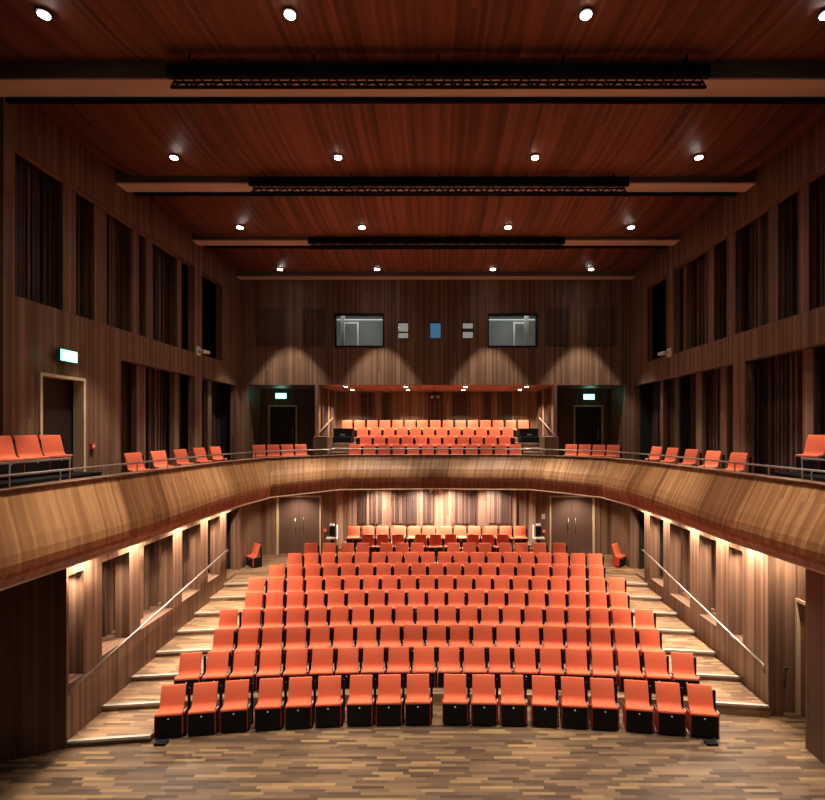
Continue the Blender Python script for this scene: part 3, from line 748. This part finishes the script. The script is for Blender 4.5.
bm = newbm(); tube(bm, [(-WU, 10.15, 7.1), (-WU+0.05, 10.15, 7.1)], 0.03)
o_ = obj('sign_bracket', bm, BLACKM); tag(o_, 'short dark bracket holding the left wall exit sign', 'bracket')
exit_sign((X(281.5, 20.95), 20.93, Z(396, 20.95)), 0, 'small lit green exit sign over the left rear balcony alcove door')
exit_sign((X(588.5, 20.95), 20.93, Z(397, 20.95)), 0, 'small lit green exit sign over the right rear balcony alcove door')

def cam_lamp(loc, s, label):
    t = thing('security_camera', label, 'camera', loc, 0, 'twin-headed wall units')
    bxo('mount', WHITE, t, -0.02 if s > 0 else -0.08, 0.08 if s > 0 else 0.02, -0.16, 0.1, -0.14, 0.14, bevel=0.01)
    for dy in (-0.1, 0.12):
        bm = newbm(); tube(bm, [(-s*0.02, dy*0.5, 0), (-s*0.16, dy, -0.02), (-s*0.3, dy-0.1, -0.04)], 0.055, 10); obj('head', bm, WHITE, t)
cam_lamp((-WU+0.02, 16.0, 8.12), -1, 'white twin-headed fitting on the left wall above the lower openings')
cam_lamp((WU-0.02, 16.3, 8.12), 1, 'white twin-headed fitting on the right wall above the lower openings')
def call_point(loc, axis, label):
    t = thing('fire_call_point', label, 'alarm', loc, 0, None)
    if axis == 'x': bxo('box', REDALARM, t, 0, 0.06, -0.06, 0.06, -0.07, 0.07, bevel=0.008); bxo('glass_plate', WHITE, t, 0.06, 0.064, -0.03, 0.03, -0.03, 0.03)
    else: bxo('box', REDALARM, t, -0.07, 0.07, -0.06, 0, -0.07, 0.07, bevel=0.008); bxo('glass_plate', WHITE, t, -0.03, 0.03, -0.064, -0.06, -0.03, 0.03)
call_point((-WU, 11.02, Z(446, 11.0)), 'x', 'small red alarm call point right of the left balcony door')
call_point((X(325.5, YD), YD, Z(530, YD)), 'y', 'small red alarm call point beside the left rear double doors')
call_point((X(543.5, YD), YD, Z(531, YD)), 'y', 'small red alarm call point beside the right rear double doors')
t = thing('wall_switch', 'white square switch plate on the wall left of the right rear doors', 'switch', (X(543.3, YD), YD, Z(516.5, YD)))
bxo('plate', WHITE, t, -0.06, 0.06, -0.015, 0, -0.09, 0.09); bxo('rocker', CREAM, t, -0.03, 0.03, -0.022, -0.015, -0.04, 0.04)
for px, side in ((332.5, 'left'), (538, 'right')):
    t = thing('wall_console', 'black wall device over a small white shelf by the %s rear corner' % side, 'device', (X(px, YD), YD, Z(530, YD)), 0, 'wall consoles')
    bxo('screen', BLACK, t, -0.09, 0.09, -0.1, 0, -0.2, 0.16, bevel=0.01)
    bxo('shelf', WHITE, t, -0.2, 0.2, -0.25, 0, -0.29, -0.25); bxo('side_plate', WHITE, t, 0.17 if side == 'left' else -0.2, 0.2 if side == 'left' else -0.17, -0.2, 0, -0.25, 0.2)
    bxo('lamp', WHITE, t, -0.08, 0.08, -0.12, 0, 0.17, 0.24); bxo('cable_box', BLACKM, t, -0.05, 0.05, -0.12, 0, -0.45, -0.33)
t = thing('twin_spotlight', 'pair of small spotlights on the dark centre panel above the rear balcony seats', 'spotlight', (X(435, 22.8), 22.8, Z(396.5, 22.8)))
bxo('bar', BLACKM, t, -0.25, 0.25, -0.02, 0.06, 0.08, 0.12)
for x in (-0.13, 0.13):
    bm = newbm(); tube(bm, [(x, 0, 0.05), (x, -0.2, -0.04)], 0.07, 12); h = obj('head', bm, GREYCAP, t)
t = thing('twin_spotlight', 'pair of small spotlights hanging under the balcony front at the hall centre', 'spotlight', (X(435, 18.0), 18.0, 3.38))
bxo('bar', WHITE, t, -0.2, 0.2, -0.02, 0.04, 0.12, 0.15); tbo('stem', WHITE, t, [(0, 0, 0.14), (0, 0, 0.24)], 0.02)
for x in (-0.12, 0.12):
    bm = newbm(); tube(bm, [(x, 0, 0.1), (x*1.4, -0.12, -0.02)], 0.05, 12); h = obj('head', bm, WHITE, t)
# foot pads under the front row ends
for s in (-1, 1):
    o_ = bxo('foot_pad', BLACKM, None, s*5.0, s*4.8, 8.85, 8.98, 0.0, 0.045); tag(o_, 'black metal foot at the %s end of the front seat row' % ('left' if s < 0 else 'right'), 'foot')

# ------------------------------------------------------------------ world, camera
w = bpy.data.worlds.new('world'); bpy.context.scene.world = w; w.use_nodes = True
w.node_tree.nodes['Background'].inputs[0].default_value = (1.0, 0.75, 0.6, 1); w.node_tree.nodes['Background'].inputs[1].default_value = 0.012
cd = bpy.data.cameras.new('camera'); cd.sensor_width = 36; cd.lens = F/825*36; cd.shift_x = -(CX-412.5)/825; cd.shift_y = (CY-400)/825
cam = bpy.data.objects.new('camera', cd); C.objects.link(cam); cam.location = (0, 0, EYE); cam.rotation_euler = (math.pi/2, 0, 0)
cd.clip_start = 0.05
sc = bpy.context.scene; sc.camera = cam
sc.view_settings.view_transform = 'Standard'; sc.view_settings.look = 'None'; sc.view_settings.gamma = 1; sc.view_settings.exposure = 0
sc.view_settings.use_curve_mapping = False
sc.cycles.use_denoising = True
sc.cycles.max_bounces = 8; sc.cycles.diffuse_bounces = 5
sc.cycles.sample_clamp_indirect = 4
